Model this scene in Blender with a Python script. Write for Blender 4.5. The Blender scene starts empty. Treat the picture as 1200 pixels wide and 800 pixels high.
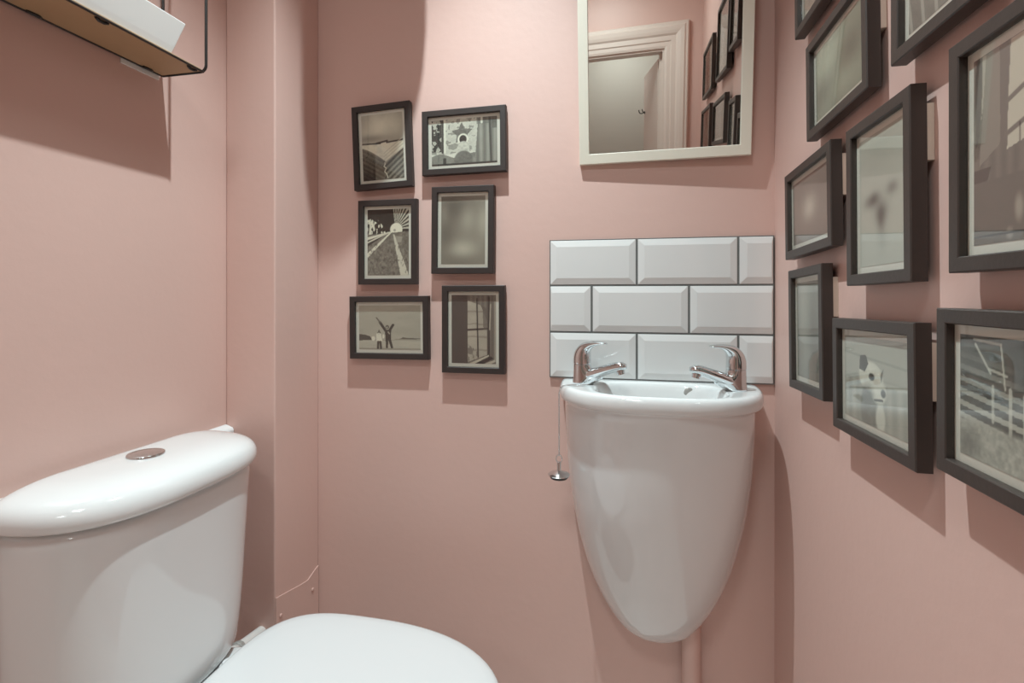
import bpy, bmesh, math, random
import numpy as np
from mathutils import Vector, Matrix
C = bpy.context.scene.collection
PI = math.pi
random.seed(4)

# ------------------------------------------------------------------ materials
def lin(c):
    return tuple(((v/12.92) if v <= .04045 else ((v+.055)/1.055)**2.4) for v in c)
def rgb255(r, g, b):
    return lin((r/255, g/255, b/255))

def mat(name, col, rough=.5, metal=0., coat=0., bump=None, bump_scale=60, bump_detail=6, var=0., var_scale=3., spec=.5):
    m = bpy.data.materials.new(name); m.use_nodes = True
    nt = m.node_tree; b = nt.nodes['Principled BSDF']
    b.inputs['Base Color'].default_value = (*col, 1)
    b.inputs['Roughness'].default_value = rough
    b.inputs['Metallic'].default_value = metal
    b.inputs['Coat Weight'].default_value = coat
    b.inputs['Coat Roughness'].default_value = .03
    b.inputs['Specular IOR Level'].default_value = spec
    tc = nt.nodes.new('ShaderNodeTexCoord')
    if var:
        n = nt.nodes.new('ShaderNodeTexNoise'); n.inputs['Scale'].default_value = var_scale
        n.inputs['Detail'].default_value = 5
        nt.links.new(tc.outputs['Object'], n.inputs['Vector'])
        mx = nt.nodes.new('ShaderNodeMix'); mx.data_type = 'RGBA'
        mx.inputs[6].default_value = (*[v*(1-var) for v in col], 1)
        mx.inputs[7].default_value = (*[min(1, v*(1+var)) for v in col], 1)
        nt.links.new(n.outputs['Fac'], mx.inputs[0])
        nt.links.new(mx.outputs[2], b.inputs['Base Color'])
    if bump:
        n2 = nt.nodes.new('ShaderNodeTexNoise'); n2.inputs['Scale'].default_value = bump_scale
        n2.inputs['Detail'].default_value = bump_detail
        nt.links.new(tc.outputs['Object'], n2.inputs['Vector'])
        bp = nt.nodes.new('ShaderNodeBump'); bp.inputs['Strength'].default_value = bump
        bp.inputs['Distance'].default_value = .004
        nt.links.new(n2.outputs['Fac'], bp.inputs['Height'])
        nt.links.new(bp.outputs['Normal'], b.inputs['Normal'])
    return m

M = {}
M['wall'] = mat('pink_wall_paint', (.635, .43, .377), .42, bump=.10, bump_scale=55, var=.03, var_scale=2.2)
M['ceil'] = mat('white_ceiling_paint', (.8, .78, .75), .7, bump=.05, bump_scale=80)
M['floor'] = mat('grey_vinyl_floor', (.70, .68, .65), .4, var=.08, var_scale=12)
M['ceramic'] = mat('white_glazed_ceramic', (.69, .69, .685), .07, coat=.5, var=.005)
M['seat'] = mat('white_seat_plastic', (.66, .66, .66), .22, var=.005)
M['tile'] = mat('white_glazed_tile', (.69, .69, .68), .10, coat=.3, bump=.02, bump_scale=14, var=.01)
M['grout'] = mat('grey_grout', (.13, .13, .125), .85, bump=.2, bump_scale=300, var=.12, var_scale=60)
M['chrome'] = mat('polished_chrome', (.70, .735, .75), .07, metal=1., var=.01)
M['frame'] = mat('black_brown_frame_wood', rgb255(57, 49, 45), .42, bump=.05, bump_scale=240, var=.12, var_scale=40)
M['frame_dark'] = mat('black_wood_frame_back_wall', rgb255(47, 38, 35), .5, bump=.05, bump_scale=240, var=.12, var_scale=40)
M['mount'] = mat('ivory_card_mount', rgb255(226, 222, 211), .8, bump=.03, bump_scale=500)
M['strip'] = mat('white_adhesive_strip', rgb255(214, 200, 185), .7, bump=.2, bump_scale=900)
M['mirror_frame'] = mat('white_painted_mirror_frame', rgb255(225, 220, 205), .4, bump=.02, bump_scale=120)
M['mirror'] = mat('mirror_silver', (.86, .87, .84), .0, metal=1.)
M['wire'] = mat('black_powder_coated_wire', (.02, .018, .017), .35)
M['board'] = mat('tan_wood_board', (.42, .27, .15), .55, bump=.03, bump_scale=120, var=.1, var_scale=9)
M['white'] = mat('white_painted_metal', (.78, .78, .76), .35, var=.01)
M['pipe'] = mat('white_plastic_pipe', (.72, .69, .66), .35, var=.03)
M['nut'] = mat('worn_grey_nut', (.33, .31, .29), .5, var=.35, var_scale=90)
M['joinery'] = mat('pale_painted_joinery', (.66, .57, .51), .4, bump=.02, bump_scale=60)
M['hall'] = mat('pale_grey_green_hall_paint', (.50, .48, .42), .6, bump=.04, bump_scale=60)
M['doorleaf'] = mat('grey_green_door_paint', (.46, .47, .41), .45, bump=.03, bump_scale=50)
M['blocker_shade'] = mat('opaque_blocker_surface', (.45, .33, .28), .9, bump=.1, bump_scale=400)  # surface of the added shadow blocker above the corner
M['screw'] = mat('painted_screw', (.62, .40, .345), .4)
M['rubber'] = mat('black_rubber', (.02, .02, .02), .6)
M['dark'] = mat('dark_hole', (.05, .045, .04), .5)

def glass_mat():
    m = bpy.data.materials.new('picture_glass'); m.use_nodes = True
    nt = m.node_tree; nt.nodes.clear()
    o = nt.nodes.new('ShaderNodeOutputMaterial'); mx = nt.nodes.new('ShaderNodeMixShader')
    t = nt.nodes.new('ShaderNodeBsdfTransparent'); g = nt.nodes.new('ShaderNodeBsdfGlossy')
    g.inputs['Roughness'].default_value = .02
    t.inputs['Color'].default_value = (.97, .975, .965, 1)
    f = nt.nodes.new('ShaderNodeFresnel'); ge = nt.nodes.new('ShaderNodeNewGeometry'); mr = nt.nodes.new('ShaderNodeMapRange')
    mr.inputs['To Min'].default_value = 1.5; mr.inputs['To Max'].default_value = 1/1.5      # same reflectance from both sides of the pane
    nt.links.new(ge.outputs['Backfacing'], mr.inputs['Value']); nt.links.new(mr.outputs[0], f.inputs['IOR'])
    nt.links.new(f.outputs[0], mx.inputs[0]); nt.links.new(t.outputs[0], mx.inputs[1])
    nt.links.new(g.outputs[0], mx.inputs[2]); nt.links.new(mx.outputs[0], o.inputs[0])
    return m
M['glass'] = glass_mat()

def print_mat():
    m = bpy.data.materials.new('photo_print'); m.use_nodes = True
    nt = m.node_tree; b = nt.nodes['Principled BSDF']
    a = nt.nodes.new('ShaderNodeVertexColor'); a.layer_name = 'print'
    nt.links.new(a.outputs['Color'], b.inputs['Base Color'])
    b.inputs['Roughness'].default_value = .6
    return m
M['print'] = print_mat()

def emit_mat():
    m = bpy.data.materials.new('lit_lamp_lens'); m.use_nodes = True
    b = m.node_tree.nodes['Principled BSDF']
    b.inputs['Emission Color'].default_value = (1, .93, .84, 1)
    b.inputs['Emission Strength'].default_value = 6
    return m
M['lens'] = emit_mat()

# ------------------------------------------------------------------ mesh helpers
def link(name, me, m, parent=None, smooth=False):
    o = bpy.data.objects.new(name, me); C.objects.link(o)
    if m is not None: me.materials.append(m)
    if parent is not None: o.parent = parent
    if smooth:
        for p in me.polygons: p.use_smooth = True
    return o

def obj(name, bm, m, parent=None, smooth=False, bevel=0, seg=2, sub=0, angle=None):
    bmesh.ops.recalc_face_normals(bm, faces=bm.faces)
    me = bpy.data.meshes.new(name); bm.to_mesh(me); bm.free()
    o = link(name, me, m, parent, smooth)
    if bevel:
        b = o.modifiers.new('bevel', 'BEVEL'); b.width = bevel; b.segments = seg; b.limit_method = 'ANGLE'; b.angle_limit = .6
        b.harden_normals = False
    if sub:
        s = o.modifiers.new('sub', 'SUBSURF'); s.levels = sub; s.render_levels = sub
    if angle:
        me.set_sharp_from_angle(angle=angle)
    return o

def box(bm, x0, x1, y0, y1, z0, z1):
    v = [bm.verts.new(p) for p in ((x0,y0,z0),(x1,y0,z0),(x1,y1,z0),(x0,y1,z0),(x0,y0,z1),(x1,y0,z1),(x1,y1,z1),(x0,y1,z1))]
    for f in ((0,3,2,1),(4,5,6,7),(0,1,5,4),(1,2,6,5),(2,3,7,6),(3,0,4,7)): bm.faces.new([v[i] for i in f])
    return bm

def loft(bm, rings, cap0=True, cap1=True, closed=True):
    R = [[bm.verts.new(p) for p in r] for r in rings]
    n = len(R[0])
    for a, b in zip(R, R[1:]):
        for i in range(n if closed else n-1):
            j = (i+1) % n
            bm.faces.new((a[i], a[j], b[j], b[i]))
    if cap0: bm.faces.new(R[0][::-1])
    if cap1: bm.faces.new(R[-1])
    return bm

def lathe(bm, prof, n=32, origin=(0,0,0), axis='z', cap0=True, cap1=True):
    ox, oy, oz = origin; rings = []
    for r, h in prof:
        ring = []
        for k in range(n):
            a = 2*PI*k/n; c, s = r*math.cos(a), r*math.sin(a)
            if axis == 'z': ring.append((ox+c, oy+s, oz+h))
            elif axis == 'y': ring.append((ox+c, oy+h, oz+s))
            else: ring.append((ox+h, oy+c, oz+s))
        rings.append(ring)
    return loft(bm, rings, cap0, cap1)

def tube(bm, pts, r, n=10, cap=True, flat=None):
    """sweep a circle (or an ellipse when flat gives per-point (w,t)) along pts"""
    pts = [Vector(p) for p in pts]; rings = []
    T0 = (pts[1]-pts[0]).normalized()
    up = Vector((0,0,1)) if abs(T0.z) < .9 else Vector((1,0,0))
    N = (up - T0*up.dot(T0)).normalized()
    for i, p in enumerate(pts):
        if i == 0: T = T0
        elif i == len(pts)-1: T = (pts[-1]-pts[-2]).normalized()
        else: T = ((pts[i+1]-p).normalized()+(p-pts[i-1]).normalized()).normalized()
        N = (N - T*N.dot(T)).normalized(); B = T.cross(N)
        rr = r[i] if isinstance(r, (list, tuple)) else r
        rn, rb = flat[i] if flat else (rr, rr)
        rings.append([p + N*rn*math.cos(2*PI*k/n) + B*rb*math.sin(2*PI*k/n) for k in range(n)])
    return loft(bm, rings, cap, cap)

def arc(c, r, a0, a1, n, f):
    return [f(c[0]+r*math.cos(a0+(a1-a0)*i/n), c[1]+r*math.sin(a0+(a1-a0)*i/n)) for i in range(n+1)]

def empty(name, loc, label=None, cat=None, group=None, rot=(0,0,0)):
    o = bpy.data.objects.new(name, None); C.objects.link(o)
    o.empty_display_size = .05
    o.location = loc; o.rotation_euler = rot
    tag(o, label, cat, group)
    return o
def tag(o, label=None, cat=None, group=None, kind=None):
    if label: o['label'] = label
    if cat: o['category'] = cat
    if group: o['group'] = group
    if kind: o['kind'] = kind
    return o
def struct(name, bm, m, parent=None, **k):
    o = obj(name, bm, m, parent, **k)
    if parent is None: o['kind'] = 'structure'
    return o
def interp(xs, ys, x):
    return float(np.interp(x, xs, ys))

# ------------------------------------------------------------------ room
XL, XR, YB, YF, ZC = -.854, .310, 1.131, -1.0, 2.42      # left, right, back, front wall; ceiling
BX, BY = -.731, .969                                     # boxed-in corner: right face, front face
W = .12
struct('floor', box(bmesh.new(), XL-W, XR+W, YF-1.5, YB+W, -W, 0), M['floor'])
struct('ceiling', box(bmesh.new(), XL-W, XR+W, YF-1.5, YB+W, ZC, ZC+W), M['ceil'])
struct('wall_left', box(bmesh.new(), XL-W, XL, YF-1.5, YB+W, 0, ZC), M['wall'])
struct('wall_right', box(bmesh.new(), XR, XR+W, YF-1.5, YB+W, 0, ZC), M['wall'])
struct('wall_back', box(bmesh.new(), XL, XR, YB, YB+W, 0, ZC), M['wall'])
struct('wall_hall', box(bmesh.new(), XL, XR, YF-1.5, YF-1.4, 0, ZC), M['hall'])
# front wall with the door opening
DX0, DX1, DZ = -.60, .107, 1.94
bm = bmesh.new()
box(bm, XL, DX0, YF-.1, YF, 0, ZC); box(bm, DX1, XR, YF-.1, YF, 0, ZC); box(bm, DX0, DX1, YF-.1, YF, DZ, ZC)
struct('wall_front', bm, M['wall'])
# moulded architrave swept round the opening, mitred at the corners
def architrave():
    prof = [(0,0),(0,.012),(.012,.016),(.03,.016),(.036,.022),(.06,.022),(.07,.030),(.085,.034),(.105,.036),(.114,.030),(.124,.030),(.130,.024),(.130,0)]
    bm = bmesh.new(); rings = []
    for cx, cz, dx, dz in ((DX1, 0, 1, 0), (DX1, DZ, 1, 1), (DX0, DZ, -1, 1), (DX0, 0, -1, 0)):
        rings.append([(cx+dx*u, YF+h, cz+dz*u) for u, h in prof])
    return loft(bm, rings, True, True)
d = struct('door_1', architrave(), M['joinery'])
bm = bmesh.new()
box(bm, DX1-.012, DX1, YF-.1, YF, 0, DZ); box(bm, DX0, DX0+.012, YF-.1, YF, 0, DZ); box(bm, DX0+.012, DX1-.012, YF-.1, YF, DZ-.012, DZ)
box(bm, DX1-.03, DX1-.012, YF-.1, YF-.055, 0, DZ-.012)
obj('door_lining', bm, M['joinery'], d)
# door leaf swung open into the hall, hinged on the right
bm = box(bmesh.new(), 0, .66, -.018, .018, .01, 1.905)
leaf = obj('door_leaf', bm, M['joinery'], d, bevel=.002)
la = math.radians(261.5)
leaf.location = (.088, YF-.105, 0); leaf.rotation_euler = (0, 0, la)
bm = bmesh.new()
lathe(bm, [(.011,0),(.011,.003),(.006,.004),(.005,.012)], 16, (0,0,0), 'y')
tube(bm, [(0,.010,0),(0,.022,-.006),(0,.034,-.004),(0,.041,.008),(0,.042,.02)], .0035, 8)
tube(bm, [(0,.010,.002),(0,.016,.012),(0,.02,.024)], .0032, 8)
hk = obj('coat_hook', bm, M['wire'], None, smooth=True)
hk.location = Vector((.088, YF-.105, 1.66))+Matrix.Rotation(la, 3, 'Z') @ Vector((.60, -.018, 0)); hk.rotation_euler = (0, 0, la+PI)
tag(hk, 'small metal coat hook on the open door seen in the mirror', 'hook')

# boxed-in corner and its lower patch panel
struct('trim_1', box(bmesh.new(), XL, BX, BY, YB, 0, ZC), M['wall'], bevel=.003)
bm = bmesh.new()
def prism_x(bm, pts, x0, x1):
    return loft(bm, [[(x0, y, z) for y, z in pts], [(x1, y, z) for y, z in pts]])
prism_x(bm, [(BY+.001, .0), (YB-.002, .0), (YB-.002, .381), (1.113, .377), (1.085, .368), (1.06, .372), (.998, .386), (BY+.001, .392)], BX, BX+.0022)
pan = struct('trim_2', bm, M['wall'], bevel=.0008)
for y, z in ((1.103, .335), (.985, .345)):
    bm = bmesh.new(); lathe(bm, [(.0045,0),(.0045,.0012),(.003,.0022),(.0004,.0026)], 14, (BX+.0022, y, z), 'x')
    obj('screw', bm, M['screw'], pan, smooth=True)

# ------------------------------------------------------------------ photo prints (painted per vertex, then read by one node material)
def hash2(ix, iy, s):
    h = np.sin(ix*127.1+iy*311.7+s*74.7)*43758.5453
    return h-np.floor(h)
def vnoise(x, y, s=0):
    ix, iy = np.floor(x), np.floor(y); fx, fy = x-ix, y-iy
    fx, fy = fx*fx*(3-2*fx), fy*fy*(3-2*fy)
    return (hash2(ix,iy,s)*(1-fx)+hash2(ix+1,iy,s)*fx)*(1-fy)+(hash2(ix,iy+1,s)*(1-fx)+hash2(ix+1,iy+1,s)*fx)*fy
def fbm(x, y, s=0, o=4):
    t = 0; a = .5
    for k in range(o): t = t+a*vnoise(x*2**k, y*2**k, s+k); a *= .5
    return t/(1-.5**o)
def sst(a, b, x):
    t = np.clip((x-a)/(b-a), 0, 1); return t*t*(3-2*t)
def poly(u, v, pts, soft=.0):
    ins = np.zeros(u.shape, bool); n = len(pts)
    for i in range(n):
        (x0,y0),(x1,y1) = pts[i], pts[(i+1)%n]
        if y0 == y1: continue
        c = ((y0 > v) != (y1 > v)) & (u < (x1-x0)*(v-y0)/(y1-y0)+x0)
        ins ^= c
    return ins.astype(float)
def seg(u, v, a, b, w, soft=.008):
    ax, ay = a; bx, by = b; dx, dy = bx-ax, by-ay
    t = np.clip(((u-ax)*dx+(v-ay)*dy)/(dx*dx+dy*dy), 0, 1)
    return 1-sst(w, w+soft, np.hypot(u-ax-t*dx, v-ay-t*dy))
def blob(u, v, cx, cy, rx, ry, p=1.):
    return np.exp(-(((u-cx)/rx)**2+((v-cy)/ry)**2)*p)
def ell(u, v, cx, cy, rx, ry, soft=.1):
    return 1-sst(1-soft, 1+soft, np.sqrt(((u-cx)/rx)**2+((v-cy)/ry)**2))
def mix(g, c, m): return g*(1-m)+c*m

def art_valley(u, v):
    g = .56+.28*blob(u, v, .55, .80, .5, .22)+.14*(fbm(u*3, v*4, 1)-.5)
    g = mix(g, .38, .6*blob(u, v, .2, .64, .4, .05))
    g = mix(g, .84+.2*(fbm(u*9, v*14, 2)-.5), 1-sst(.555, .575, v+.03*(fbm(u*6, v, 3)-.5)))
    g = mix(g, .20, seg(u, v, (.0,.565), (.45,.555), .008)+seg(u, v, (.35,.56), (.62,.585), .01)+seg(u, v, (.6,.56), (1,.58), .008))
    e1 = .50-.22*(u/.55)**1.3
    m = (1-sst(-.01, .01, v-e1))*(u < .56)
    g = mix(g, .30+.14*fbm(u*14, v*14, 5)+.05*np.sin((v+u*.4)*90)-.22*(1-v/.5)*(u < .3), m)
    e2 = .26+.42*(u-.53)
    m2 = (1-sst(-.01, .01, v-e2))*(u >= .53)
    g = mix(g, .38+.12*np.sin((v-u*.55)*75)+.12*fbm(u*20, v*20, 7)-.1, m2)
    for k in range(4):
        a = .27+.05*k
        g = mix(g, .72, .7*seg(u, v, (.53, a-.02), (1, a+.20), .006))
    z = [(.55,.24),(.52,.2),(.57,.17),(.53,.12),(.58,.08),(.6,.03)]
    for a, b in zip(z, z[1:]): g = mix(g, .8, seg(u, v, a, b, .006))
    return g
def art_window_child(u, v):
    leaf = fbm(u*22, v*16, 3, 3)
    g = np.where(leaf > .56, .25, .80)*.5+.36+.2*(leaf-.5)
    g = mix(g, .18+.5*(fbm(u*20, v*14, 9) > .55), (u < .15)*(v > .3)*1.)
    for x in (.17, .205): g = mix(g, .86 if x > .18 else .2, seg(u, v, (x, .28), (x, 1), .012))
    star = []
    for k in range(10):
        r = (.17 if k % 2 == 0 else .085); a = .35+k*PI/5
        star.append((.47+r*math.cos(a), .68+r*1.45*math.sin(a)))
    g = mix(g, .27+.2*fbm(u*40, v*30, 4), poly(u, v, star))
    g = mix(g, .82, 1-sst(.24, .28, v+.03*np.sin(u*9)))
    g = mix(g, .36+.2*fbm(u*14, v*10, 6), (v < .20+.05*np.sin(u*12))*1.)
    g = mix(g, .2, seg(u, v, (.2, .03), (.2, .14), .02))
    g = mix(g, .86, ell(u, v, .485, .545, .085, .13)); g = mix(g, .12, ell(u, v, .485, .55, .055, .09))
    g = mix(g, .72+.3*(fbm(u*30, v*25, 8)-.5), ell(u, v, .49, .37, .09, .14))
    g = mix(g, .30+.15*fbm(u*30, v*25, 8), ell(u, v, .49, .10, .14, .20))
    g = mix(g, .42+.08*np.sin(u*60)+.1*fbm(u*6, v*3, 2), (u > .69+.06*(v-.5))*1.)
    g = mix(g, .35, ((u > .69)*(v > .86))*.6); g = mix(g, .78, seg(u, v, (.77, .88), (.77, 1), .012))
    g = mix(g, .26, seg(u, v, (.91, 0), (.89, 1), .012)+.6*(u > .93)*(v > .75))
    g = mix(g, .14, 1-sst(.02, .05, v)*1.)
    return g
def art_railway(u, v):
    g = .13+.05*fbm(u*10, v*10, 1)
    wh = (fbm(u*26, v*20, 3) > .55)*(u < .5)*(v > .62)*(v < .85)*(v < .95-.8*u+.1)
    g = mix(g, .82, wh*1.); g = mix(g, .8, poly(u, v, [(.03,.62),(.10,.62),(.08,.86),(.06,.86)]))
    a = np.arctan2(v-.70, u-.68)
    fan = ((np.sin(a*34) > -.1)*(v > .70)*(u > .60))*(a < 1.75)
    g = mix(g, .78, fan*.85)
    g = mix(g, .88, ell(u, v, .70, .69, .15, .10)); g = mix(g, .6, ell(u, v, .66, .68, .03, .02))
    gr = .36+.30*(fbm(u*22, v*26, 7)-.4)
    g = mix(g, gr, (v < .62+.04*u)*1.)
    g = mix(g, .80, poly(u, v, [(0,.58),(.55,.66),(.55,.64),(0,.54)]))
    g = mix(g, .14, poly(u, v, [(0,.53),(.5,.645),(.3,.56),(0,.44)]))
    g = mix(g, .75, seg(u, v, (0,.50), (.5,.645), .008))
    g = mix(g, .80, poly(u, v, [(0,.34),(.56,.655),(.58,.64),(0,.27)]))
    g = mix(g, .78, poly(u, v, [(.62,.62),(.655,.62),(1,.0),(.80,.0)])*.9)
    g = mix(g, .25+.25*fbm(u*12, v*20, 8), poly(u, v, [(.80,.58),(1,.58),(1,.15)]))
    g = mix(g, .62, poly(u, v, [(.68,.59),(.85,.58),(.82,.5),(.7,.5)])*.6)
    g = mix(g, .2, (fbm(u*40, v*40, 12) > .64)*(v < .5)*.5)
    return g
def art_blur_portrait(u, v):
    g = .46-.14*blob(u, v, .3, .85, .45, .22)+.14*blob(u, v, .60, .68, .18, .2)+.16*blob(u, v, .98, .62, .16, .25)
    g = g+.20*blob(u, v, .5, .22, .32, .13)-.10*blob(u, v, .12, .42, .2, .25)+.08*blob(u, v, .08, .75, .1, .15)-.06*blob(u, v, .4, .06, .4, .1)
    return g
def art_beach(u, v):
    g = .60+.10*sst(.3, 1, v)*0+.08*(fbm(u*3, v*7, 2)-.5)
    g = mix(g, .64+.06*(fbm(u*8, v*20, 4)-.5), (v < .21)*1.)
    g = mix(g, .25, poly(u, v, [(0,.20),(.22,.22),(.18,.30),(.10,.335),(0,.35)]))
    g = mix(g, .33, poly(u, v, [(.55,.235),(.68,.25),(.72,.285),(.78,.27),(1,.26),(1,.24)]))
    g = mix(g, .45, (np.abs(v-.215) < .006)*.7); g = mix(g, .42, (v < .035)*.5)
    # taller figure, arms thrown up
    D = .20
    g = mix(g, D, seg(u, v, (.345,.62), (.44,.42), .018)+seg(u, v, (.56,.56), (.50,.43), .018))
    g = mix(g, .34, seg(u, v, (.29,.72), (.35,.61), .008))
    g = mix(g, D, poly(u, v, [(.425,.45),(.53,.45),(.525,.24),(.56,.04),(.525,.03),(.48,.22),(.475,.04),(.44,.04),(.435,.26)]))
    g = mix(g, .30, ell(u, v, .465, .51, .03, .045)); g = mix(g, .6, ell(u, v, .46, .50, .014, .02)); g = mix(g, .55, seg(u, v, (.48,.40), (.50,.36), .008))
    # smaller figure in a pale coat
    g = mix(g, .80, poly(u, v, [(.285,.36),(.36,.36),(.385,.19),(.285,.19)])+ell(u, v, .235, .25, .03, .05))
    g = mix(g, .82, ell(u, v, .40, .30, .015, .05))
    g = mix(g, .36, poly(u, v, [(.30,.375),(.365,.37),(.33,.46)])); g = mix(g, .75, ell(u, v, .325, .355, .02, .025))
    g = mix(g, .22, seg(u, v, (.315,.18), (.31,.03), .014)+seg(u, v, (.35,.18), (.36,.03), .014))
    return np.clip(g, 0, 1)
def art_sash(u, v):
    g = np.full(u.shape, .26)
    g = mix(g, .40+.04*np.sin(u*60), (u > .36)*1.)
    st = .66+.12*(fbm(u*6, v*9, 4)-.5)-.1*((np.sin(v*34+2*fbm(u*3, v*3, 6)) > .9))
    g = mix(g, st, poly(u, v, [(.36,.02),(.36,.92),(.66,.85),(.80,.62),(.80,.13)]))
    g = mix(g, .40, (fbm(u*26, v*24, 5) > .5)*(v < .28-.4*(u-.36))*(u > .36)*(u < .6)*.8)
    g = mix(g, .22, seg(u, v, (.575,.94), (.60,.1), .012)+seg(u, v, (.36,.49), (.83,.51), .010))
    g = mix(g, .33, poly(u, v, [(.66,.86),(.80,.80),(.80,.5),(.72,.5),(.70,.8)])*.7)
    g = mix(g, .22, seg(u, v, (.84,.96), (.84,.12), .02)); g = mix(g, .68, seg(u, v, (.88,.86), (.86,.5), .008)+seg(u, v, (.98,.9), (.98,.05), .006))
    g = mix(g, .74, poly(u, v, [(.36,-.01),(.84,.13),(.84,.11),(.5,-.01)])); g = mix(g, .2, poly(u, v, [(.5,-.01),(.88,.11),(.95,.08),(.68,-.01)]))
    g = mix(g, .7, poly(u, v, [(.74,.0),(.97,.06),(1,.04),(.9,.0)]))
    return g
def art_blur_green(u, v):
    return .50+.15*blob(u, v, .25, .72, .35, .3)-.16*blob(u, v, .75, .55, .22, .22)-.14*blob(u, v, .15, .35, .25, .22)+.08*blob(u, v, .6, .25, .3, .2)
def art_blur_rose(u, v):
    return .42+.24*blob(u, v, .48, .50, .17, .19)+.06*blob(u, v, .45, .5, .5, .3)-.05*blob(u, v, .9, .8, .3, .3)
def art_blur_figure(u, v):
    g = .66-.06*blob(u, v, .5, .85, .6, .2)
    for a in ((.26,.49,.16,.05),(.36,.51,.12,.05),(.74,.54,.12,.05),(.5,.40,.15,.08),(.5,.34,.09,.09)): g = g-.22*blob(u, v, *a)
    return g-.06*blob(u, v, .52, .2, .1, .12)
def art_blur_grey(u, v):
    return .50+.13*blob(u, v, .3, .75, .25, .4)-.14*blob(u, v, .75, .3, .3, .5)+.06*blob(u, v, .6, .2, .4, .2)-.06*blob(u, v, .05, .3, .1, .5)
def art_dog(u, v):
    g = .62+.05*(fbm(u*4, v*5, 2)-.5)
    g = mix(g, .66, (v > .56)*.5); g = mix(g, .50, seg(u, v, (0,.80), (1,.72), .01)*.5)
    g = mix(g, .72, poly(u, v, [(.3,.55),(1,.52),(1,.47),(.3,.50)])*.4)
    g = mix(g, .58+.08*np.sin(u*45), (v < .5)*.5)
    head = ell(u, v, .45, .56, .19, .17, .12); body = ell(u, v, .50, .16, .22, .32, .12)
    g = mix(g, .36+.1*fbm(u*14, v*14, 4), body*.75*(u < .62)); g = mix(g, .78, ell(u, v, .60, .12, .07, .16, .3))
    g = mix(g, .82+.1*(fbm(u*18, v*18, 6)-.5), head)
    g = mix(g, .80, ell(u, v, .57, .42, .12, .14, .2))
    g = mix(g, .26, poly(u, v, [(.27,.62),(.28,.78),(.38,.80),(.42,.70),(.36,.60)])); g = mix(g, .45, poly(u, v, [(.60,.60),(.66,.70),(.62,.52)]))
    g = mix(g, .22, ell(u, v, .47, .56, .045, .04, .3)); g = mix(g, .25, ell(u, v, .645, .41, .035, .045, .3)); g = mix(g, .3, seg(u, v, (.52,.31), (.63,.33), .01))
    g = mix(g, .34, ell(u, v, .40, .34, .10, .12, .5)*.6)
    return g
def art_fence(u, v):
    g = .30+.10*(fbm(u*5, v*6, 1)-.5)
    ln = np.sin((v+.10*u)*62)
    g = mix(g, .68, (ln > .2)*sst(1., .35, v)*.9)
    g = mix(g, .24, ell(u, v, .85, .85, .22, .25, .5)*.8)
    for a, b, w in (((.22,.93),(.42,.72),.008),((.2,.97),(.55,.95),.007),((.55,.95),(.6,.62),.007),((.4,.75),(.62,.72),.007),((.45,.35),(.45,.62),.012),((.66,.3),(.66,.62),.016),((.82,.3),(.82,.6),.012)):
        g = mix(g, .76, seg(u, v, a, b, w)*.8)
    g = mix(g, .60+.28*(fbm(u*26, v*30, 5)-.45), 1-sst(.27, .33, v+.03*(fbm(u*6, 0*v, 3)-.5)))
    g = mix(g, .36, blob(u, v, .12, .10, .16, .14)*.7)
    return g
def art_curtain(u, v):
    g = .36+.03*np.sin(u*34)
    g = mix(g, .26, poly(u, v, [(.03,1),(.16,1),(.09,.55),(.03,.52)]))
    g = mix(g, .66, poly(u, v, [(.16,1),(.22,1),(.19,.78),(.13,.66),(.15,.8)])*.9)
    g = mix(g, .46, poly(u, v, [(.22,1),(.50,1),(.44,.5),(.10,.42),(.14,.62)]))
    g = mix(g, .34, poly(u, v, [(.44,1),(.60,1),(.56,.62),(.50,.4),(.46,.5)]))
    g = mix(g, .76, poly(u, v, [(.62,1),(1,1),(1,.50),(.56,.46),(.58,.72)]))
    g = mix(g, .36, seg(u, v, (.56,.70), (1,.77), .010)+seg(u, v, (.53,.535), (1,.60), .010)+seg(u, v, (.75,.56), (.75,.44), .008))
    g = mix(g, .22, poly(u, v, [(.0,.40),(.30,.40),(.24,.33),(.0,.33)]))
    g = mix(g, .35-.05*v, (v < .33)*1.)
    g = mix(g, .62, ell(u, v, .74, .16, .06, .06, .6)*.8+ell(u, v, .6, .04, .05, .03, .6)*.6)
    g = mix(g, .2, (np.abs(v-.045) < .006)*1.)
    return g
def art_dark(u, v):
    g = .36+.16*(fbm(u*8, v*10, 3)-.5)
    for k in range(6): g = mix(g, .62, seg(u, v, (.05+.2*k, 0), (-.1+.24*k, .6), .02)*.7)
    return g
def art_haze(u, v):
    return .5+.25*(fbm(u*3, v*3, 5)-.5)+.1*v
TINT = {'sepia': ((.06,.03,.02), (.95,.93,.85)), 'grey': ((.03,.03,.03), (.93,.93,.87)), 'mauve': ((.09,.05,.06), (.90,.86,.78)), 'green': ((.03,.035,.02), (.88,.9,.8)), 'rose': ((.10,.05,.05), (.95,.90,.84))}
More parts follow.
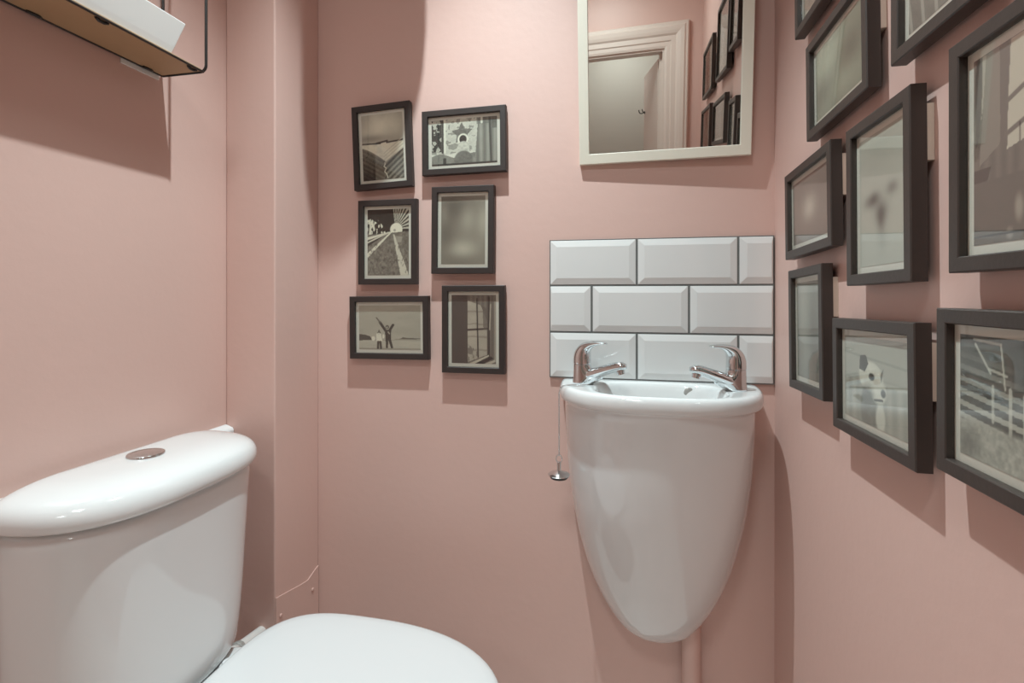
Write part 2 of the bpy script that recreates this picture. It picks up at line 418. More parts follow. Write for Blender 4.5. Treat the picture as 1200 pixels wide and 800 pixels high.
def photo_mesh(w, h, fn, tint, res=.0009):
    nx, nz = max(8, int(w/res)), max(8, int(h/res))
    U, V = np.meshgrid(np.linspace(0, 1, nx+1), np.linspace(0, 1, nz+1))
    g = np.clip(fn(U, V), 0, 1)**.78; g = np.clip((g-.52)*1.25+.54, 0, 1)
    a, b = TINT[tint]
    col = np.stack([a[k]+(b[k]-a[k])*g for k in range(3)]+[np.ones_like(g)], -1)
    col[..., :3] = np.where(col[..., :3] <= .04045, col[..., :3]/12.92, ((col[..., :3]+.055)/1.055)**2.4)
    co = np.stack([(U-.5)*w, np.zeros_like(U), (V-.5)*h], -1).reshape(-1, 3)
    i = np.arange(nx*nz); r, c = i//nx, i % nx; q = r*(nx+1)+c
    F = np.stack([q, q+1, q+nx+2, q+nx+1], -1)
    me = bpy.data.meshes.new('photo')
    me.vertices.add(len(co)); me.vertices.foreach_set('co', co.ravel())
    me.loops.add(F.size); me.loops.foreach_set('vertex_index', F.ravel())
    me.polygons.add(len(F)); me.polygons.foreach_set('loop_start', np.arange(0, F.size, 4)); me.polygons.foreach_set('loop_total', np.full(len(F), 4))
    me.update(calc_edges=True)
    at = me.color_attributes.new('print', 'FLOAT_COLOR', 'POINT'); at.data.foreach_set('color', col.reshape(-1).astype(np.float32))
    return me

# ------------------------------------------------------------------ picture frames
FW, FH, FT = .149, .2004, .0155
def frame_bm(w, h, b, t):
    """mitred moulding: rectangles swept through the section"""
    bm = bmesh.new()
    sec = [(0,0),(0,-t+.0012),(.0012,-t),(b-.001,-t),(b,-t+.001),(b,-.004),(b+.0,-.0005),(.004,0)]
    rings = []
    for d, y in sec:
        X, Z = w/2-d, h/2-d
        rings.append([(-X,y,-Z),(X,y,-Z),(X,y,Z),(-X,y,Z)])
    rings.append(rings[0])
    R = [[bm.verts.new(p) for p in r] for r in rings[:-1]]
    for k in range(len(R)):
        a, c = R[k], R[(k+1) % len(R)]
        for i in range(4):
            j = (i+1) % 4; bm.faces.new((a[i], a[j], c[j], c[i]))
    return bm
def picture(loc, rot, land, fn, tint, label, group, b=.0138, mount=.008, strips=1, gap=.007, m='frame', off=(0,0), size=None):
    w, h = size or ((FH, FW) if land else (FW, FH))
    t = empty('picture_frame', loc, label, 'picture frame', group, rot)
    obj('frame', frame_bm(w, h, b, FT), M[m], t)
    ow, oh = w-2*b, h-2*b
    bm = box(bmesh.new(), -ow/2+.0002, ow/2-.0002, -.0082, -.003, -oh/2+.0002, oh/2-.0002)
    obj('mount', bm, M['mount'], t)
    p = link('photo', photo_mesh(ow-2*mount, oh-2*mount, fn, tint), M['print'], t); p.location = (off[0], -.0085, off[1])
    bm = box(bmesh.new(), -ow/2+.0003, ow/2-.0003, -.0100, -.0092, -oh/2+.0003, oh/2-.0003)
    obj('glass', bm, M['glass'], t)
    obj('backing_board', box(bmesh.new(), -w/2+.006, w/2-.006, -.003, -.0006, -h/2+.006, h/2-.006), M['rubber'], t)
    for s in (-1, 1):
        x1 = s*(w/2-.0015); x0 = x1-s*.018
        bm = box(bmesh.new(), min(x0,x1), max(x0,x1), -.0006, gap, h*.5-.078, h*.5-.02)
        obj('adhesive_strip', bm, M['strip'], t, bevel=.0006)
    return t
G1 = 'black framed photographs on the back wall'; G2 = 'black framed photographs on the right-hand wall'
YP = YB-.02+FT          # back plane of the frames on the back wall
for X, Z, ro, land, fn, tint, label in (
    (-.5526, .3511, .0398, 0, art_valley, 'sepia', 'small black frame tilted on the back wall with a snowy valley photo'),
    (-.3505, .3512, .0091, 1, art_window_child, 'grey', 'black frame with a photo of a child under a star at a window'),
    (-.5387, .1236, .0002, 0, art_railway, 'sepia', 'black frame with a photo of railway platform and tracks under an arch'),
    (-.3529, .1477, -.0066, 0, art_blur_portrait, 'sepia', 'black portrait frame with a blurred grey photo on the back wall'),
    (-.5352, -.0787, .0094, 1, art_beach, 'sepia', 'black frame with a photo of two figures on a beach, arms raised'),
    (-.3275, -.0798, .0017, 0, art_sash, 'mauve', 'black frame with a photo of a sash window, lowest on the back wall')):
    picture((X, YP, 1.05+Z), (0, -ro, 0), land, fn, tint, label, G1, gap=YB-YP, m='frame_dark')
XP = .287+FT
for a, Z, ro, land, fn, tint, label in (
    (-.834, .503, .02, 1, art_haze, 'sepia', 'black frame highest and nearest the corner on the right wall, cut by the picture edge'),
    (-.7800, .3170, .03, 1, art_blur_green, 'green', 'black landscape frame with a blurred green-grey photo, upper right wall'),
    (-.8846, .1388, .0369, 1, art_blur_rose, 'rose', 'black frame with a blurred rose-brown photo and pale centre, right wall'),
    (-.6605, .1121, .0142, 0, art_blur_figure, 'grey', 'black portrait frame with a pale blurred photo with dark patches, right wall'),
    (-.8898, -.0571, .0326, 0, art_blur_grey, 'grey', 'black portrait frame with a blurred grey photo beside the wash basin tiles'),
    (-.6779, -.1048, .0199, 1, art_dog, 'grey', 'black frame with a photo of a white dog on the right wall'),
    (-.5500, .3470, .0, 0, art_dark, 'grey', 'black frame with a dark streaky photo at the top right, mostly out of view'),
    (-.4510, .1190, .0, 0, lambda u, v: art_curtain(u*1.55, v), 'mauve', 'black portrait frame with a photo of a curtain and bright window, right wall'),
    (-.4430, -.0870, -.0, 1, lambda u, v: art_fence(u*1.75, v), 'grey', 'black frame with a photo of a slatted fence and pale grass, right wall')):
    picture((XP, -a, 1.05+Z), (0, -ro, -PI/2), land, fn, tint, label, G2, gap=XR-XP, mount=.0085)
# the frames further along the same wall, seen only in the mirror
for a, Z, size, fn, tint, label in (
    (-.515, .695, (.19, .20), art_blur_grey, 'grey', 'black frame above the others, reflected at the top right of the mirror'),
    (-.215, .680, (.34, .25), art_haze, 'grey', 'large black frame in the middle of the upper row reflected in the mirror'),
    (-.165, .405, (.40, .16), art_dark, 'sepia', 'black frame in the lower row reflected in the mirror, nearest its right edge'),
    (.37, .662, (.46, .215), art_blur_green, 'rose', 'leftmost black frame of the upper row reflected in the mirror'),
    (.40, .395, (.46, .215), art_blur_rose, 'rose', 'leftmost black frame of the lower row reflected in the mirror')):
    picture((XP, -a, 1.05+Z), (0, 0, -PI/2), 0, fn, tint, label, G2, gap=XR-XP, mount=.0085, size=size)

# ------------------------------------------------------------------ mirror (hung leaning forward)
def mirror():
    w, h, t, b = .347, .55, .016, .0215
    nx, ny, nz = -.03508592, -.99141321, -.12597155
    yaw = math.atan2(nx, -ny); tilt = math.asin(-nz)
    root = empty('wall_mirror', (.0875, 1.128, 1.335), 'white framed mirror leaning forward on the pink wall above the tiles', 'mirror', None, (tilt, 0, yaw))
    bm = bmesh.new()
    sec = [(0,0),(0,-t+.001),(.001,-t),(b-.001,-t),(b,-t+.001),(b,-.003),(.004,0)]
    R = []
    for d, y in sec:
        R.append([bm.verts.new(p) for p in ((-w/2+d,y,d),(w/2-d,y,d),(w/2-d,y,h-d),(-w/2+d,y,h-d))])
    for k in range(len(R)):
        a, c = R[k], R[(k+1) % len(R)]
        for i in range(4): bm.faces.new((a[i], a[(i+1) % 4], c[(i+1) % 4], c[i]))
    obj('frame', bm, M['mirror_frame'], root)
    obj('mirror_glass', box(bmesh.new(), -w/2+b, w/2-b, -.012, -.008, b, h-b), M['mirror'], root)
    obj('backing_board', box(bmesh.new(), -w/2+.005, w/2-.005, -.008, -.001, .005, h-.005), M['board'], root)
mirror()

# ------------------------------------------------------------------ tiled splashback
def splashback():
    root = empty('tile_splashback', (.078, YB, .865), 'glossy white brick-shaped tiles with grey grout on the wall above the basin', 'tiles')
    x0, x1, z0, z1 = -.1535, .308, .8655, 1.1705
    g = obj('grout', box(bmesh.new(), x0, x1, YB-.0060, YB, z0, z1), M['grout'], root)
    g.matrix_parent_inverse = Matrix.Translation((-.078, -YB, -.865))
    bm = bmesh.new(); jt = .0022
    rows = [(1.0715, 1.1685), (.9685, 1.0675), (.8675, .9645)]
    v1 = [(x0, .0355), (.0355, .2395), (.2395, x1)]
    v2 = [(x0, -.0605), (-.0605, .1425), (.1425, x1)]
    for (a, b), cols in zip(rows, (v1, v2, v1)):
        for c, d in cols:
            fx0, fx1 = c+(jt if c > x0 else .002), d-(jt if d < x1 else .002)
            cutL, cutR = (c == x0 and cols is v2), (d == x1)
            bl = .003 if cutL else .014; br = .003 if cutR else .014
            yb, ye, yt = YB-.0015, YB-.0065, YB-.0095
            R0 = [(fx0,yb,a),(fx1,yb,a),(fx1,yb,b),(fx0,yb,b)]
            R1 = [(x, ye, z) for x, _, z in R0]
            R2 = [(fx0+bl,yt,a+.014),(fx1-br,yt,a+.014),(fx1-br,yt,b-.014),(fx0+bl,yt,b-.014)]
            loft(bm, [R0, R1, R2], True, True)
    o = obj('tiles', bm, M['tile'], root, bevel=.0008, seg=2)
    o.matrix_parent_inverse = Matrix.Translation((-.078, -YB, -.865))
splashback()

# ------------------------------------------------------------------ wash basin
BCX, ZR = .0745, .8648
def d_ray(a, d, n, th, yc):
    """radius of a D outline (straight back on the wall, curved front) seen from a point yc in front of the wall"""
    cx, cy = math.cos(th), math.sin(th)          # cy > 0 towards the room
    lo, hi = 0, 1.
    for _ in range(40):
        m = (lo+hi)/2; x, y = m*cx, yc+m*cy
        ok = y > 0 and abs(x/a)**n+(max(y, 0)/d)**n < 1
        if ok: lo = m
        else: hi = m
    return lo
def d_ring(a, d, n, z, yc=None, N=96, zf=None):
    yc = d*.42 if yc is None else yc
    out = []
    for k in range(N):
        th = 2*PI*k/N+.0001; r = d_ray(a, d, n, th, yc)
        x, y = r*math.cos(th), yc+r*math.sin(th)
        out.append((BCX+x, YB-.0005-y, z if zf is None else zf(x, y)))
    return out
def basin():
    root = empty('wash_basin', (BCX, YB, .36), 'white ceramic wall-hung wash basin with tapered body and two chrome taps', 'basin')
    inv = Matrix.Translation((-BCX, -YB, -.36))
    def put(name, bm, m, par=root, **k):
        o = obj(name, bm, m, par, **k)
        if par is root: o.matrix_parent_inverse = inv
        return o
    Z  = [.323, .328, .340, .358, .386, .42, .47, .54, .61, .69, .76, .84]
    A  = [.016, .036, .060, .081, .101, .121, .143, .163, .177, .187, .191, .193]
    Dp = [.018, .036, .058, .076, .092, .108, .128, .150, .166, .176, .182, .184]
    rings = []
    zs = list(np.concatenate([[.3225,.3235,.326,.330,.336,.344,.356,.372], np.linspace(.393,.828,14)]))
    for z in zs: rings.append(d_ring(interp(Z, A, z), interp(Z, Dp, z), 2.25, z, yc=interp(Z, Dp, z)*.42))
    aR, dR, nR = .202, .196, 2.7
    for da, z in ((-.008,.8335),(-.0045,.834),(-.0015,.8365),(0,.841),(.0003,.848),(-.0003,.8545),(-.002,.860),(-.006,.8645),(-.012,ZR)):
        rings.append(d_ring(aR+da, dR+da, nR, z, yc=.085))
    # bowl cavity: rounded opening between two corner tap decks
    def cav(a, b, yc, n, z):
        out = []
        for k in range(96):
            th = 2*PI*k/96+.0001; c, s = math.cos(th), math.sin(th)
            r = 1/((abs(c/a)**n+abs(s/b)**n)**(1/n))
            out.append((BCX+r*c, YB-.0005-(yc+r*s), z))
        return out
    for a, b, z in ((.128,.083,ZR+.0003),(.124,.079,.8643),(.120,.075,.861),(.116,.071,.852),(.108,.066,.82),(.092,.056,.785),(.06,.036,.768),(.02,.016,.763)):
        rings.append(cav(a, b, .103, 3.0, z))
    bm = loft(bmesh.new(), rings)
    put('bowl', bm, M['ceramic'], smooth=True, sub=1)
    # overflow ring and waste
    bm = bmesh.new(); lathe(bm, [(.0105,0),(.0105,-.002),(.0085,-.003),(.0005,-.0028)], 24, (.139, 1.0970, .8480), 'y')
    put('overflow', bm, M['nut'], smooth=True)
    bm = bmesh.new(); lathe(bm, [(.020,0),(.020,.002),(.016,.003),(.013,-.001),(.0005,-.002)], 24, (BCX, YB-.1035, .7645))
    put('waste', bm, M['chrome'], smooth=True)
    for sgn, px, py, ang, lab in ((1, -.077, 1.066, -.42, 'left chrome tap with a swept lever'), (-1, .220, 1.052, -.42, 'right chrome tap with a swept lever')):
        tp = bpy.data.objects.new('tap', None); C.objects.link(tp); tp.parent = root; tp.empty_display_size = .03
        tp.matrix_parent_inverse = inv
        tp.location = (px, py, ZR); tp.rotation_euler = (0, 0, ang if sgn > 0 else PI-ang)
        tp['label'] = lab
        # body, with a foot that flares under the spout
        rings = []
        for z, r, ex in ((0,.0195,.003),(.001,.0200,.004),(.004,.0198,.009),(.009,.0192,.019),(.014,.0188,.028),(.019,.0186,.030),(.025,.0185,.018),(.031,.0184,.004),(.0385,.0184,0),(.0400,.0184,0),(.0404,.0176,0),(.0415,.0176,0)):
            ring = []
            for k in range(40):
                a = 2*PI*k/40; c, s = math.cos(a), math.sin(a)
                ring.append((r*c+(ex*max(0, c)**2.2), r*s*(1-.30*max(0, c)**2*min(1, ex/.02)), z))
            rings.append(ring)
        obj('tap_body', loft(bmesh.new(), rings), M['chrome'], tp, smooth=True, angle=1.0)
        # spout: tapered bar rising outwards with a rounded nose
        pts = [(.006,0,.014),(.02,0,.020),(.04,0,.0275),(.06,0,.0345),(.078,0,.0405),(.088,0,.0425),(.094,0,.0415),(.0975,0,.039)]
        fl = [(.0125,.0155),(.0120,.0148),(.0112,.0138),(.0104,.0130),(.0098,.0126),(.0090,.0118),(.0068,.0092),(.002,.0035)]
        obj('spout', tube(bmesh.new(), pts, 0, 24, flat=fl), M['chrome'], tp, smooth=True)
        bm = bmesh.new(); lathe(bm, [(.0078,0),(.0078,.004),(.0088,.0045),(.0088,.010),(.007,.0115)], 20, (0,0,0))
        ae = obj('aerator', bm, M['chrome'], tp, smooth=True, angle=.8); ae.location = (.0872, 0, .026); ae.rotation_euler = (0, -.32, 0)
        # lever: cap that bends over into a thin blade
        pts = [(0,0,.0415),(0,0,.0420),(0,0,.050),(.0006,0,.058),(.0035,0,.067),(.010,0,.0755),(.020,0,.081),(.032,0,.0842),(.044,0,.0855),(.0525,0,.0855),(.0555,0,.0853)]
        fl = [(.0180,.0180),(.0186,.0186),(.0186,.0186),(.0180,.0184),(.0158,.0178),(.0116,.0166),(.0076,.0144),(.0048,.0118),(.0033,.0094),(.0025,.0072),(.001,.004)]
        tt = np.linspace(0, 1, len(pts)); t2 = np.linspace(0, 1, 46)
        def cr(cols):
            a = np.array(cols); b = np.vstack([2*a[0]-a[1], a, 2*a[-1]-a[-2]]); out = []
            for t in t2:
                x = t*(len(a)-1); k = min(int(x), len(a)-2); f = x-k; p0, p1, p2, p3 = b[k:k+4]
                out.append(.5*((2*p1)+(p2-p0)*f+(2*p0-5*p1+4*p2-p3)*f*f+(3*p1-p0-3*p2+p3)*f**3))
            return out
        obj('lever', tube(bmesh.new(), [tuple(p) for p in cr(pts)], 0, 36, flat=[tuple(p) for p in cr(fl)]), M['chrome'], tp, smooth=True, angle=.9)
    return root
basin()

# plug hanging over the rim on its bead chain
def plug():
    px, py = -.1195, 1.015
    root = empty('basin_plug', (px, py, .685), 'chrome plug hanging on a bead chain over the left rim of the basin', 'plug')
    inv = Matrix.Translation((-px, -py, -.685))
    path = [(-.0590, 1.030, ZR+.0027), (-.080, 1.028, ZR+.0027), (-.095, 1.023, ZR+.0027), (-.105, 1.019, ZR+.0026), (-.1125, 1.017, ZR+.0010), (-.1172, py, ZR-.005), (px, py, ZR-.015), (px, py, .727)]
    # resample in even bead steps
    P = [Vector(p) for p in path]; step = .0042; out = []; acc = 0
    for a, b in zip(P, P[1:]):
        L = (b-a).length; t = -acc
        while t+step <= L:
            t += step; out.append(a+(b-a)*(t/L))
        acc = L-t
    bm = bmesh.new()
    for p in out: bmesh.ops.create_icosphere(bm, subdivisions=1, radius=.0021, matrix=Matrix.Translation(p))
    tube(bm, path, .0005, 6)
    o = obj('bead_chain', bm, M['chrome'], root, smooth=True); o.matrix_parent_inverse = inv
    bm = bmesh.new()
    n = 28
    tube(bm, [(px+.006*math.cos(2*PI*k/n), py, .7205+.0075*math.sin(2*PI*k/n)) for k in range(n+1)], .0011, 8)
    tube(bm, [(px+.003*math.cos(2*PI*k/16), py+.003*math.sin(2*PI*k/16), .711) for k in range(17)], .001, 6)
    o = obj('split_ring', bm, M['chrome'], root, smooth=True); o.matrix_parent_inverse = inv
    bm = bmesh.new(); lathe(bm, [(.0215,.0),(.0218,.002),(.020,.0035),(.010,.0065),(.004,.009),(.004,.025),(.003,.027),(.0004,.0275)], 32, (px, py, .688))
    o = obj('plug_top', bm, M['chrome'], root, smooth=True, angle=.7); o.matrix_parent_inverse = inv
    bm = bmesh.new(); lathe(bm, [(.0165,-.006),(.0195,-.002),(.0205,0)], 32, (px, py, .688))
    o = obj('plug_seal', bm, M['rubber'], root, smooth=True); o.matrix_parent_inverse = inv
plug()

# painted waste pipe from under the basin to the floor
bm = bmesh.new(); tube(bm, [(.145, 1.108, .385), (.145, 1.108, .30), (.145, 1.108, .0)], .019, 28)
tag(obj('waste_pipe', bm, M['wall'], None, smooth=True, angle=1.), 'pink painted waste pipe running down the wall under the basin', 'pipe')

# ------------------------------------------------------------------ toilet
TY = .704                      # centre line of the toilet
def sup_ring(xb, D, h, n, z, N=96, nb=8.):
    """outline with its flat back at x=xb, bowed front at x=xb+D, half length h along the wall"""
    out = []; xc = xb+D*.35
    for k in range(N):
        th = 2*PI*k/N+.0001; c, s = math.cos(th), math.sin(th)
        if c >= 0: r = 1/((abs(c/(D*.65))**n+abs(s/h)**n)**(1/n))
        else: r = 1/((abs(c/(D*.35))**nb+abs(s/h)**nb)**(1/nb))
        out.append((xc+r*c, TY+r*s, z))
    return out
def d_xring(xb, D, h, n, z, N=96, rb=.02):
    """D plan: half superellipse measured from the back edge, rounded rear corners"""
    out = []; xc = D*.4
    for k in range(N):
        th = 2*PI*k/N+.0001; c, s = math.cos(th), math.sin(th); lo, hi = 0, 1.
        for _ in range(36):
            m = (lo+hi)/2; x, y = xc+m*c, m*s
            ok = x > 0 and abs(y/h)**n+(max(x, 0)/D)**n < 1
            if ok and x < rb:      # rear corner rounding
                yl = h*(1-(rb/D)**n)**(1/n)
                if abs(y) > yl-rb and (rb-x)**2+(abs(y)-yl+rb)**2 > rb*rb: ok = False
            if ok: lo = m
            else: hi = m
        out.append((xb+xc+lo*c, TY+lo*s, z))
    return out
def toilet():
    root = empty('toilet', (-.60, TY, 0), 'white close-coupled toilet with closed lid against the left wall', 'toilet')
    inv = Matrix.Translation((.60, -TY, 0))
    def put(name, bm, m, **k):
        o = obj(name, bm, m, root, **k); o.matrix_parent_inverse = inv; return o
    # pan: foot, waist, rim and the shelf the cistern stands on
    R = []
    for z, xb, D, h, n in ((0,-.70,.40,.105,3),(.02,-.70,.40,.105,3),(.10,-.70,.38,.10,2.8),(.20,-.71,.40,.105,2.6),(.28,-.74,.48,.135,2.5),(.34,-.77,.56,.165,2.5),(.375,-.79,.605,.180,2.4),(.395,-.80,.622,.183,2.4),(.404,-.80,.618,.181,2.4),(.407,-.795,.605,.175,2.4)):
        R.append([(x, TY+(y-TY)*(.50+.50*min(1, max(0, (x+.72)/.22))**1.0*(1)), zz) for x, y, zz in d_xring(xb, D, h, n, z, rb=.05)])
    put('pan', loft(bmesh.new(), R), M['ceramic'], smooth=True, sub=1)
    # cistern, tapering downwards
    R = []
    for z, D, h, xf in ((.412,.146,.128,.012),(.416,.154,.140,.006),(.425,.158,.148,.004),(.45,.160,.156,.003),(.52,.162,.166,.002),(.60,.163,.174,0),(.68,.164,.182,0),(.728,.1645,.186,0),(.735,.1645,.186,0)):
        q = min(1, max(0, (.735-z)/.32))
        R.append([(x, y-.014*q, zz) for x, y, zz in d_xring(-.829+xf, D, h+.013*q, 3.1, z, rb=.02)])
    put('cistern', loft(bmesh.new(), R), M['ceramic'], smooth=True, sub=1)
    # lid: overhanging, domed
    R = []
    for s, z in ((-.006,.7352),(-.003,.7355),(0,.739),(.001,.746),(0,.755),(-.004,.763),(-.010,.769),(-.019,.7735),(-.034,.778),(-.056,.7815),(-.085,.7835)):
        k = 1+s/.195
        R.append(d_xring(-.8305+max(0,-s)*.08,   .1765+s*1.0, .202+s, 2.9, z, rb=.028))
    put('cistern_lid', loft(bmesh.new(), R), M['ceramic'], smooth=True, sub=1)
    bm = bmesh.new(); lathe(bm, [(.027,-.008),(.027,.002),(.0262,.0036),(.024,.0042),(.0225,.0034),(.022,.0036),(.012,.0052),(.0005,.0056)], 40, (-.771, .699, .7834))
    put('flush_button', bm, M['chrome'], smooth=True)
    # seat ring and closed lid
    def seat_ring(xb, D, h, z, n=2.35):
        out = []; N = 96; xc = D*.40
        for k in range(N):
            th = 2*PI*k/N+.0001; c, s = math.cos(th), math.sin(th)
            if c >= 0: r = 1/((abs(c/(D-xc))**n+abs(s/h)**n)**(1/n))
            else: r = 1/((abs(c/xc)**3.6+abs(s/h)**2.6)**(1/2.9)) if False else 1/((abs(c/xc)**3.4+abs(s/h)**3.4)**(1/3.4))
            out.append((xb+xc+r*c, TY+r*s, z))
        return out
    R = [seat_ring(-.640+e, .462-2*e, .186-e, z) for e, z in ((.006,.408),(.002,.410),(.0,.414),(.002,.4195),(.006,.4205))]
    put('seat', loft(bmesh.new(), R), M['seat'], smooth=True)
    R = [seat_ring(-.652+e, .482-2*e, .1915-e, z) for e, z in ((.004,.4215),(.001,.4225),(0,.426),(.001,.4305),(.004,.434),(.010,.4368),(.022,.4386),(.05,.4398),(.09,.4405),(.14,.4408))]
    put('seat_lid', loft(bmesh.new(), R), M['seat'], smooth=True)
    for s in (-1, 1):
        bm = bmesh.new(); lathe(bm, [(.009,0),(.010,.002),(.010,.010),(.009,.012)], 20, (-.662, TY+s*.052, .405))
        lathe(bm, [(.0145,-.006),(.0145,.003),(.012,.005)], 20, (-.662, TY+s*.052, .409))
        put('hinge', bm, M['seat'], smooth=True, angle=.8)
toilet()
# white batten between cistern and wall, ending at the boxed-in corner
bm = bmesh.new()
pr = [(XL,.735),(-.834,.735),(-.8325,.738),(-.8325,.752),(-.836,.757),(-.848,.7615),(XL,.763)]
loft(bm, [[(x, .46, z) for x, z in pr], [(x, BY-.0005, z) for x, z in pr]])
tag(obj('wall_batten', bm, M['ceramic'], None, bevel=.0015), 'white painted batten on the left wall behind the cistern lid', 'batten')
# overflow pipe with its nut beside the cistern
def supply():
    root = empty('supply_pipe', (-.764, .968, .335), 'white pipe with a worn grey nut joining the cistern to the corner boxing', 'pipe')
    inv = Matrix.Translation((.764, -.968, -.335))
    a, b = Vector((-.764, .9685, .3145)), Vector((-.744, .836, .3485))
    d = (b-a)
    bm = tube(bmesh.new(), [a, a+d*.35, a+d*.62], .0125, 24)
    o = obj('pipe', bm, M['pipe'], root, smooth=True, angle=1.); o.matrix_parent_inverse = inv
    bm = tube(bmesh.new(), [a+d*.60, a+d*.615, a+d*.68, a+d*.695], [.0135, .0155, .0155, .0135], 12)
    o = obj('nut', bm, M['nut'], root); o.matrix_parent_inverse = inv
    bm = tube(bmesh.new(), [a+d*.69, a+d*.80, a+d*.95, a+d*1.02], [.0125, .0132, .0132, .011], 24)
    o = obj('elbow', bm, M['pipe'], root, smooth=True); o.matrix_parent_inverse = inv
supply()

# ------------------------------------------------------------------ wire shelf on the left wall
def shelf():
    y1, y0, xr, xf, zb = .806, .19, -.8495, -.7535, 1.4645
    root = empty('wire_shelf', (XL, (y0+y1)/2, zb), 'black wire shelf with a tan wooden board on the left wall', 'shelf')
    inv = Matrix.Translation((-XL, -(y0+y1)/2, -zb))
    def put(name, bm, m, **k):
        o = obj(name, bm, m, root, **k); o.matrix_parent_inverse = inv; return o
    zt = 1.80; r = .0022; q = .012
    def loop(y):
        bm = bmesh.new(); P = []
        for cx, cz, a0 in ((xf-q, zb+q, -PI/2), (xf-q, zt-q, 0), (xr+.002, zt-.002, PI/2), (xr+.002, zb+.002, PI)):
            rad = q if cx < -.75 and cx > -.80 else .002
            P += arc((cx, cz), rad, a0, a0+PI/2, 6, lambda u, w: (u, y, w))
        P.append(P[0]); return tube(bm, P, r*1.15, 8, cap=True)
    put('side_wire', loop(y1), M['wire'], smooth=True); put('side_wire', loop(y0), M['wire'], smooth=True)
    for x in (xr, xf-.006):
        put('rail_wire', tube(bmesh.new(), [(x, y0, zb-.0003), (x, y1, zb-.0003)], r, 8), M['wire'], smooth=True)
    for x in (xr,):
        put('rail_wire', tube(bmesh.new(), [(x, y0, zt), (x, y1, zt)], r, 8), M['wire'], smooth=True)
    put('board', box(bmesh.new(), xr+.0005, xf-.0075, y0+.003, y1-.003, zb-.0005, zb+.0045), M['board'], bevel=.0006)
    for x, ys, s in ((xr+.003, (.42, .585, .77), 1), (xf-.010, (.48, .62, .785), -1)):
        for y in ys:
            bm = bmesh.new(); tube(bm, [(x, y-.009, zb-.0012), (x+s*.003, y-.002, zb-.0028), (x+s*.003, y+.005, zb-.0028), (x, y+.010, zb-.0012)], .0026, 8)
            put('clip', bm, M['wire'], smooth=True)
    put('wall_strip', box(bmesh.new(), XL, XL+.0025, .725, .80, zb-.010, zb+.012), M['white'], bevel=.0005)
shelf()
# flared white tray on the shelf
def tray():
    zb = 1.4693; y0, y1 = .33, .742
    x0, x1 = -.838, -.764
    root = empty('storage_tray', ((x0+x1)/2, (y0+y1)/2, zb), 'white tray with sloping sides standing on the wire shelf', 'tray')
    R = []
    for z, e in ((zb, -.001), (zb+.0015, 0), (zb+.012, .003), (zb+.056, .0145), (zb+.0575, .014), (zb+.0575, .012), (zb+.056, .0117), (zb+.012, .0005), (zb+.004, -.003)):
        ex = min(e, .0088) ; xs0, xs1, ys0, ys1 = x0-ex, x1+e, y0-e, y1+e
        R.append([(xs0, ys0, z), (xs1, ys0, z), (xs1, ys1, z), (xs0, ys1, z)])
    o = obj('body', loft(bmesh.new(), R), M['white'], root, bevel=.0008)
    o.matrix_parent_inverse = Matrix.Translation((-(x0+x1)/2, -(y0+y1)/2, -zb))
tray()

# ------------------------------------------------------------------ lights
LX, LY = -.29, .72
root = empty('ceiling_downlight', (LX, LY, ZC), 'recessed ceiling downlight above the room', 'light')
bm = bmesh.new(); lathe(bm, [(.030,0),(.042,0),(.043,-.003),(.040,-.006),(.032,-.006),(.030,-.003)], 40, (0,0,0), cap0=False, cap1=False)
obj('bezel', bm, M['white'], root, smooth=True)
bm = bmesh.new(); lathe(bm, [(.0005,-.0012),(.030,-.0012),(.030,-.0005),(.0005,-.0005)], 40, (0,0,0)); obj('lens', bm, M['lens'], root)
L = bpy.data.lights.new('downlight_beam', 'SPOT'); L.energy = 128; L.color = (.83, 1, 1.03); L.shadow_soft_size = .012
L.spot_size = math.radians(84); L.spot_blend = 1.
lo = bpy.data.objects.new('downlight_beam', L); C.objects.link(lo); lo.location = (LX, LY, ZC-.03)
# unseen flush dome nearer the door, added as soft fill
root = empty('ceiling_fill_light', (-.27, -.42, ZC), 'added round fill light on the ceiling near the door, behind the camera', 'light')
bm = bmesh.new(); lathe(bm, [(.17,0),(.175,-.01),(.165,-.035),(.12,-.058),(.06,-.068),(.001,-.07)], 48); obj('diffuser', bm, M['lens'], root, smooth=True)
bm = bmesh.new(); lathe(bm, [(.176,0),(.186,0),(.186,-.014),(.176,-.014)], 48, cap0=False, cap1=False); obj('rim', bm, M['white'], root, smooth=True, angle=.8)
L = bpy.data.lights.new('dome_fill_glow', 'AREA'); L.shape = 'DISK'; L.size = .36; L.energy = 7; L.color = (.83, 1, 1.03)
do = bpy.data.objects.new('dome_fill_glow', L); C.objects.link(do); do.location = (-.27, -.42, ZC-.085)
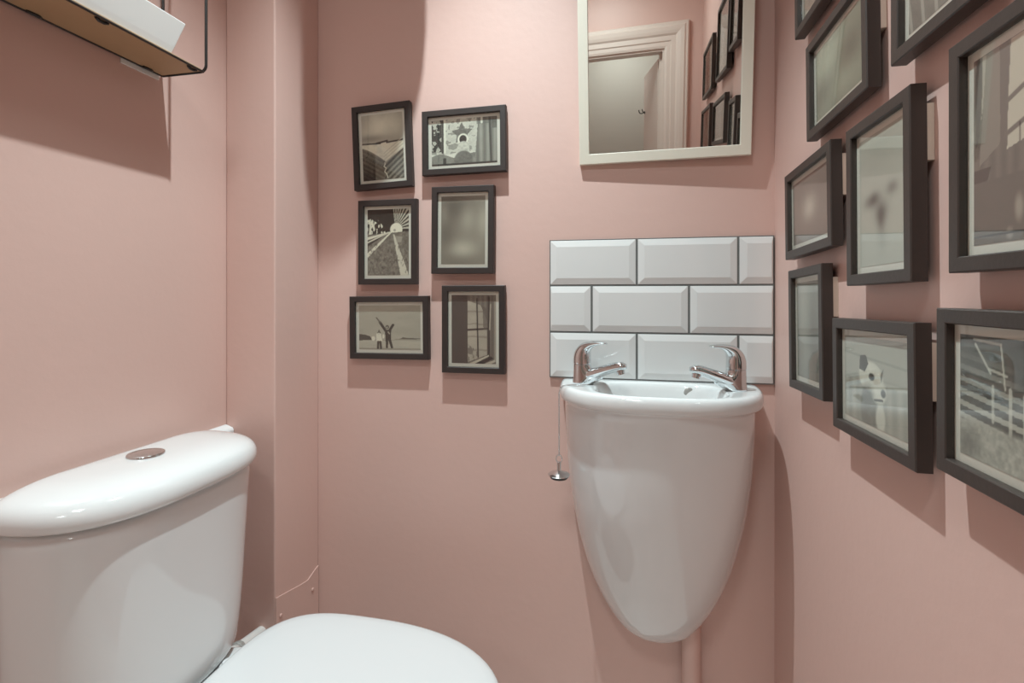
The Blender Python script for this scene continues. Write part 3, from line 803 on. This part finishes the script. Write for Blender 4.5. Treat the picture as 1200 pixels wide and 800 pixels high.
# unseen lamp-shaped blocker, added to cast the rounded shadow in the corner
def shadow_blocker():
    px, py, PZ = -.47, .963, 1.832
    root = empty('corner_shadow_blocker', (px, py, PZ), 'added lamp-shaped blocker hanging out of view to shadow the corner', 'shadow blocker')
    bm = bmesh.new(); lathe(bm, [(.001,0),(.03,.002),(.055,.010),(.070,.026),(.078,.05),(.081,.09),(.081,.20),(.074,.23),(.05,.25),(.012,.26)], 40)
    obj('blocker_shade', bm, M['blocker_shade'], root, smooth=True)
    bm = tube(bmesh.new(), [(0,0,.255), (0,0,.40), (0,0,ZC-PZ-.02)], .003, 10); obj('blocker_cord', bm, M['white'], root, smooth=True)
    bm = bmesh.new(); lathe(bm, [(.01,-.03),(.035,-.02),(.04,0)], 28, (0,0,ZC-PZ)); obj('blocker_rose', bm, M['white'], root, smooth=True)
shadow_blocker()
# unseen hall light beyond the door, added as fill through the doorway
root = empty('hall_fill_light', (-.25, -1.95, ZC), 'added round fill light in the hall beyond the door', 'light')
bm = bmesh.new(); lathe(bm, [(.12,0),(.12,-.02),(.10,-.045),(.05,-.058),(.001,-.06)], 36); obj('diffuser', bm, M['lens'], root, smooth=True)
L = bpy.data.lights.new('hall_fill_glow', 'AREA'); L.shape = 'DISK'; L.size = .5; L.energy = 5; L.color = (.9, 1, 1.02)
ho = bpy.data.objects.new('hall_fill_glow', L); C.objects.link(ho); ho.location = (-.25, -1.95, ZC-.075)

w = bpy.data.worlds.new('world'); bpy.context.scene.world = w; w.use_nodes = True
w.node_tree.nodes['Background'].inputs[0].default_value = (.5, .5, .5, 1); w.node_tree.nodes['Background'].inputs[1].default_value = .2

# ------------------------------------------------------------------ camera
cam = bpy.data.cameras.new('camera'); co = bpy.data.objects.new('camera', cam); C.objects.link(co)
cam.sensor_fit = 'HORIZONTAL'; cam.sensor_width = 36; cam.lens = 594.991*36/1200
cam.shift_y = -(400-344.77)/1200; cam.clip_start = .01
co.location = (0, 0, 1.05); co.rotation_euler = (PI/2, 0, .2095)
S = bpy.context.scene; S.camera = co
S.view_settings.view_transform = 'Standard'; S.view_settings.look = 'None'
S.view_settings.exposure = .12; S.view_settings.gamma = 1; S.view_settings.use_curve_mapping = False
S.cycles.caustics_reflective = False; S.cycles.max_bounces = 12; S.cycles.diffuse_bounces = 6; S.cycles.transparent_max_bounces = 12
